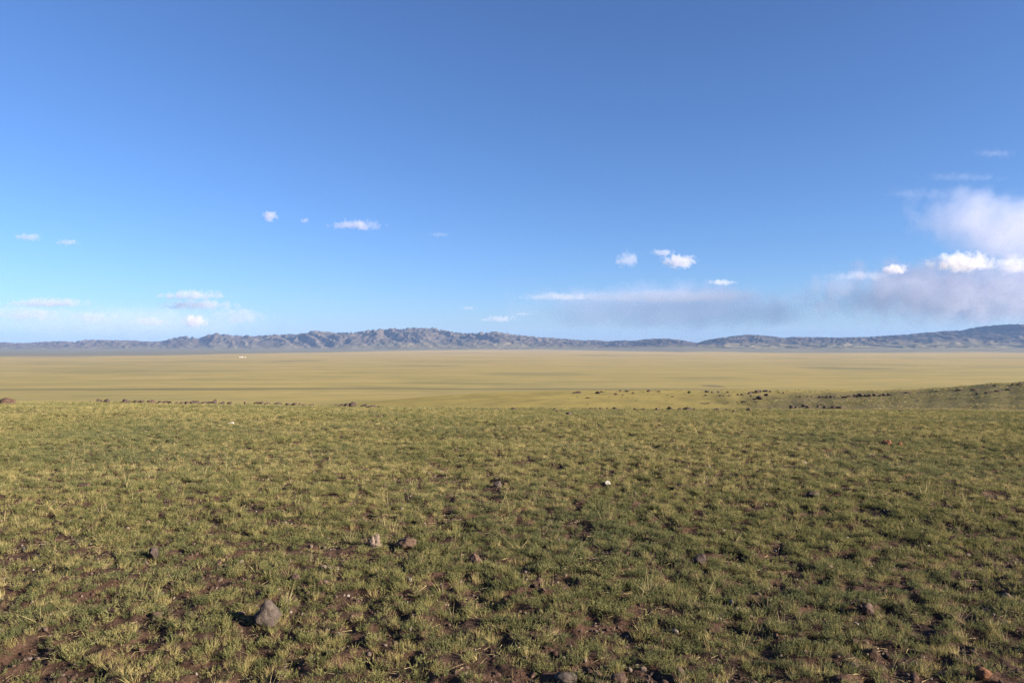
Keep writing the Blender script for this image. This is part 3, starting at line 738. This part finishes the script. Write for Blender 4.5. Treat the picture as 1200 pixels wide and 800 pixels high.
CLOUD_K = .62
def build_clouds():
    def cl(px, py, w, h, D, tau, label, group=None, feat=.45, cut=.25, flat=1.3, seed=0, albedo=(.88, .85, .92), soft=1.3, depth=.8, amp=2.6, tilt=0, name='cloud', vstretch=1.0):
        X = (px-CX)/F*D; Z = EYE+(HY-py)/F*D
        rx, rz = w/2/F*D, h/2/F*D; ry = max(rz*1.5, rx*depth*.5)
        o_me = bpy.data.meshes.new('cloud')
        import bmesh
        bm = bmesh.new(); bmesh.ops.create_icosphere(bm, subdivisions=3, radius=1.0); bm.to_mesh(o_me); bm.free()
        dens = tau*CLOUD_K/(2*ry)
        m = cloud_material('cloud_vapour', dens, (rx, ry, rz), min(feat*max(rz*2, rx*.3)*.8, rx*2), cut, flat, seed+px*.13, albedo, soft, amp=amp, vstretch=vstretch)
        o = link(name, o_me, m); o.location = (X, D, Z); o.scale = (rx*1.3, ry, rz*1.3); o.rotation_euler = (0, tilt, 0)
        tag(o, label, 'cloud', group)
    G1 = 'small drifting clouds'
    # small wisps
    cl(34, 278, 40, 12, 15000, 2.0, 'small flat pinkish wisp of cloud high at the left edge', G1, seed=1)
    cl(79, 284, 30, 11, 15000, 1.8, 'short pinkish wisp just right of the leftmost wisp', G1, seed=2)
    cl(317, 254, 23, 16, 15000, 3.2, 'small round puff, the highest of the left clouds', G1, seed=3)
    cl(357, 259, 12, 8, 15000, 1.6, 'tiny faint puff between the round puff and the long wisp', G1, seed=4)
    cl(416, 264, 72, 17, 15000, 2.6, 'elongated pinkish wisp above the middle of the mountains', G1, seed=5)
    cl(516, 275, 30, 8, 15000, .6, 'barely visible thin wisp right of the elongated wisp', G1, seed=6)
    cl(735, 304, 34, 24, 15000, 2.6, 'ragged small cloud left of the bright puff', G1, seed=7)
    cl(776, 296, 32, 12, 15000, 2.2, 'thin pink shred of cloud just above the bright puff', G1, seed=8)
    cl(796, 307, 42, 20, 15000, 3.4, 'bright white cotton puff above the grey rain cloud', G1, seed=9, cut=.15, soft=.8, feat=.3)
    cl(845, 331, 42, 10, 15000, 2.6, 'small flat lavender cloud between bright puff and rain cloud', G1, seed=10, albedo=(.9, .9, .93))
    cl(585, 374, 48, 11, 20000, 2.6, 'small flat pale cloud low over the central mountains', G1, seed=11)
    cl(549, 361, 26, 7, 20000, 1.0, 'faint small smear above the low central cloud', G1, seed=12)
    cl(612, 368, 30, 6, 20000, 1.0, 'thin grey smear right of the low central cloud', G1, seed=13)
    # left bank
    G2 = 'low clouds over the left mountains'
    cl(56, 356, 125, 18, 22000, 4.4, 'long flat white cloud in the low bank at the left', G2, seed=20, flat=1.8, albedo=(.82, .82, .9))
    cl(30, 368, 120, 26, 24000, 2.4, 'ragged pale cloud at the left edge over the mountains', G2, seed=21)
    cl(110, 372, 70, 18, 24000, 2.2, 'small pale cloud in the middle of the low left bank', G2, seed=22)
    cl(225, 347, 96, 17, 22000, 4.4, 'flat topped cloud, upper layer of the stacked pair', G2, seed=23, flat=1.8, albedo=(.82, .82, .9))
    cl(232, 358, 110, 16, 22500, 5.2, 'wide grey based cloud, lower layer of the stacked pair', G2, seed=24, albedo=(.78, .79, .88))
    cl(228, 377, 30, 18, 20000, 6, 'bright cream puff under the stacked pair of clouds', G2, seed=25, cut=.15, soft=.8, feat=.3)
    cl(176, 377, 44, 17, 21000, 3.2, 'small twin lobed puff left of the cream puff', G2, seed=26)
    cl(282, 372, 86, 26, 22000, 2.0, 'soft ragged cloud right of the cream puff', G2, seed=27)
    cl(140, 380, 440, 60, 27000, 1.5, 'thin veil of pale cloud behind the low left bank', G2, seed=28, soft=1.8, amp=.9, cut=.1, albedo=(.95, .96, 1), depth=.3)
    # grey rain cloud in the middle
    G3 = 'clouds of the rain front on the right'
    cl(655, 348, 110, 13, 22000, 2.2, 'thin dark streamer at the tip of the rain cloud', G3, seed=30, albedo=(.8, .8, .84))
    cl(790, 363, 420, 74, 26000, 2.7, 'wide grey rain cloud with falling veils right of centre', G3, seed=31, soft=1.2, amp=1.6, cut=.1, albedo=(.52, .57, .76), vstretch=1.5, feat=.35, depth=.3)
    cl(790, 348, 320, 24, 25000, 1.6, 'flat darker top layer of the wide grey rain cloud', G3, seed=32, soft=1.4, amp=1.2, cut=.15, albedo=(.60, .60, .68), depth=.3)
    # big right bank
    cl(1150, 346, 420, 92, 24000, 4.0, 'large lavender grey cloud bank at the right edge', G3, seed=40, soft=.85, amp=1.9, cut=.05, feat=.28, albedo=(.63, .64, .78), depth=.3, flat=1.25, vstretch=1.2)
    cl(1128, 309, 72, 28, 20500, 3.8, 'brilliant white billow on top of the right cloud bank', G3, seed=47, cut=.2, soft=.8, feat=.34, amp=3.4, albedo=(.90, .86, .84))
    cl(1048, 316, 30, 14, 20500, 2.8, 'tiny bright knob left of the brilliant billow', G3, seed=42, cut=.12, soft=.8, feat=.3)
    cl(1010, 324, 100, 16, 21000, 1.3, 'thin pale shelf at the left end of the right bank', G3, seed=43)
    cl(1190, 312, 80, 34, 21500, 1.9, 'pale billow at the right edge beside the brilliant one', G3, seed=44)
    cl(1205, 282, 280, 104, 23000, 2.3, 'pinkish white wedge of high cloud at the right edge', G3, seed=45, soft=1.1, amp=1.5, cut=.03, feat=.34, albedo=(.74, .73, .83), depth=.3, tilt=.22, flat=1.5)
    # faint cirrus
    for i, (px, py, w, h, tx) in enumerate(((1165, 180, 70, 14, 'uppermost'), (1130, 208, 130, 14, 'middle'), (1085, 228, 120, 22, 'lowest'))):
        cl(px, py, w, h, 24000, .35, f'faint wisp of high cirrus, the {tx} of three at the right', 'faint cirrus wisps', seed=50+i, soft=2, tilt=.03)

# ------------------------------------------------------------------ haze, light, camera
def build_haze():
    import bmesh
    bm = bmesh.new(); bmesh.ops.create_cube(bm, size=1)
    x0, x1, y0, y1, z0, z1 = -31000, 31000, -31000, 31000, -115, 420
    for v in bm.verts: v.co = ((x0 if v.co.x < 0 else x1), (y0 if v.co.y < 0 else y1), (z0 if v.co.z < 0 else z1))
    me = bpy.data.meshes.new('haze'); bm.to_mesh(me); bm.free()
    t = NT('haze_air')
    v = t.n('ShaderNodeVolumePrincipled', ins={'Color': (.28, .47, .92, 1), 'Density': HAZE_D, 'Anisotropy': 0.0})
    v.inputs['Density Attribute'].default_value = ''
    o = t.n('ShaderNodeOutputMaterial'); t.l(v.outputs[0], o.inputs['Volume'])
    tag(link('haze', me, t.m), 'thin blue haze lying over the plain and mountains', 'haze', kind='stuff')
HAZE_D = 2.25e-5

def build_light():
    w = bpy.data.worlds.new('World'); SC.world = w; w.use_nodes = True
    t = NT('', w)
    sk = t.n('ShaderNodeTexSky', sky_type='NISHITA', sun_disc=False, sun_elevation=SUN_EL, sun_rotation=SUN_AZ, altitude=3000, air_density=1.2, dust_density=5.0, ozone_density=6.0)
    bg = t.n('ShaderNodeBackground', ins={'Strength': .0505}); t.l(t.mix(1.0, sk.outputs[0], (.97, .945, 1.03), 'MULTIPLY'), bg.inputs[0])
    o = t.n('ShaderNodeOutputWorld'); t.l(bg.outputs[0], o.inputs[0])
    L = bpy.data.lights.new('sun', 'SUN'); L.energy = 5.0; L.angle = math.radians(.53); L.color = (1, .88, .70)
    so = bpy.data.objects.new('sun', L); COL.objects.link(so)
    d = Vector((math.sin(SUN_AZ)*math.cos(SUN_EL), math.cos(SUN_AZ)*math.cos(SUN_EL), math.sin(SUN_EL)))
    so.rotation_euler = (-d).to_track_quat('-Z', 'Y').to_euler(); so.location = d*200

def build_camera():
    c = bpy.data.cameras.new('camera'); c.sensor_width = 36; c.lens = 36*F/1200; c.clip_start = .05; c.clip_end = 80000
    o = bpy.data.objects.new('camera', c); COL.objects.link(o)
    o.location = (0, 0, EYE); o.rotation_euler = (math.radians(90)+math.atan((HY-400)/F), 0, 0)
    SC.camera = o
    v = SC.view_settings; v.view_transform = 'Standard'; v.look = 'None'; v.exposure = EXPOSURE; v.gamma = 1; v.use_curve_mapping = False
    cy = SC.cycles; cy.use_denoising = True; cy.denoising_prefilter = 'NONE'; cy.denoiser = 'OPENIMAGEDENOISE'; cy.denoising_input_passes = 'RGB_ALBEDO_NORMAL'
    cy.use_adaptive_sampling = False; cy.max_bounces = 8; cy.diffuse_bounces = 3; cy.transmission_bounces = 3; cy.volume_bounces = 6; cy.transparent_max_bounces = 8
    cy.volume_max_steps = 256; cy.sample_clamp_indirect = 6
EXPOSURE = 1.83

SC.render.engine = 'CYCLES'
build_ground()
build_mountains()
build_rocks()
build_plants()
build_shrub()
build_farmstead()
build_clouds()
build_haze()
build_light()
build_camera()
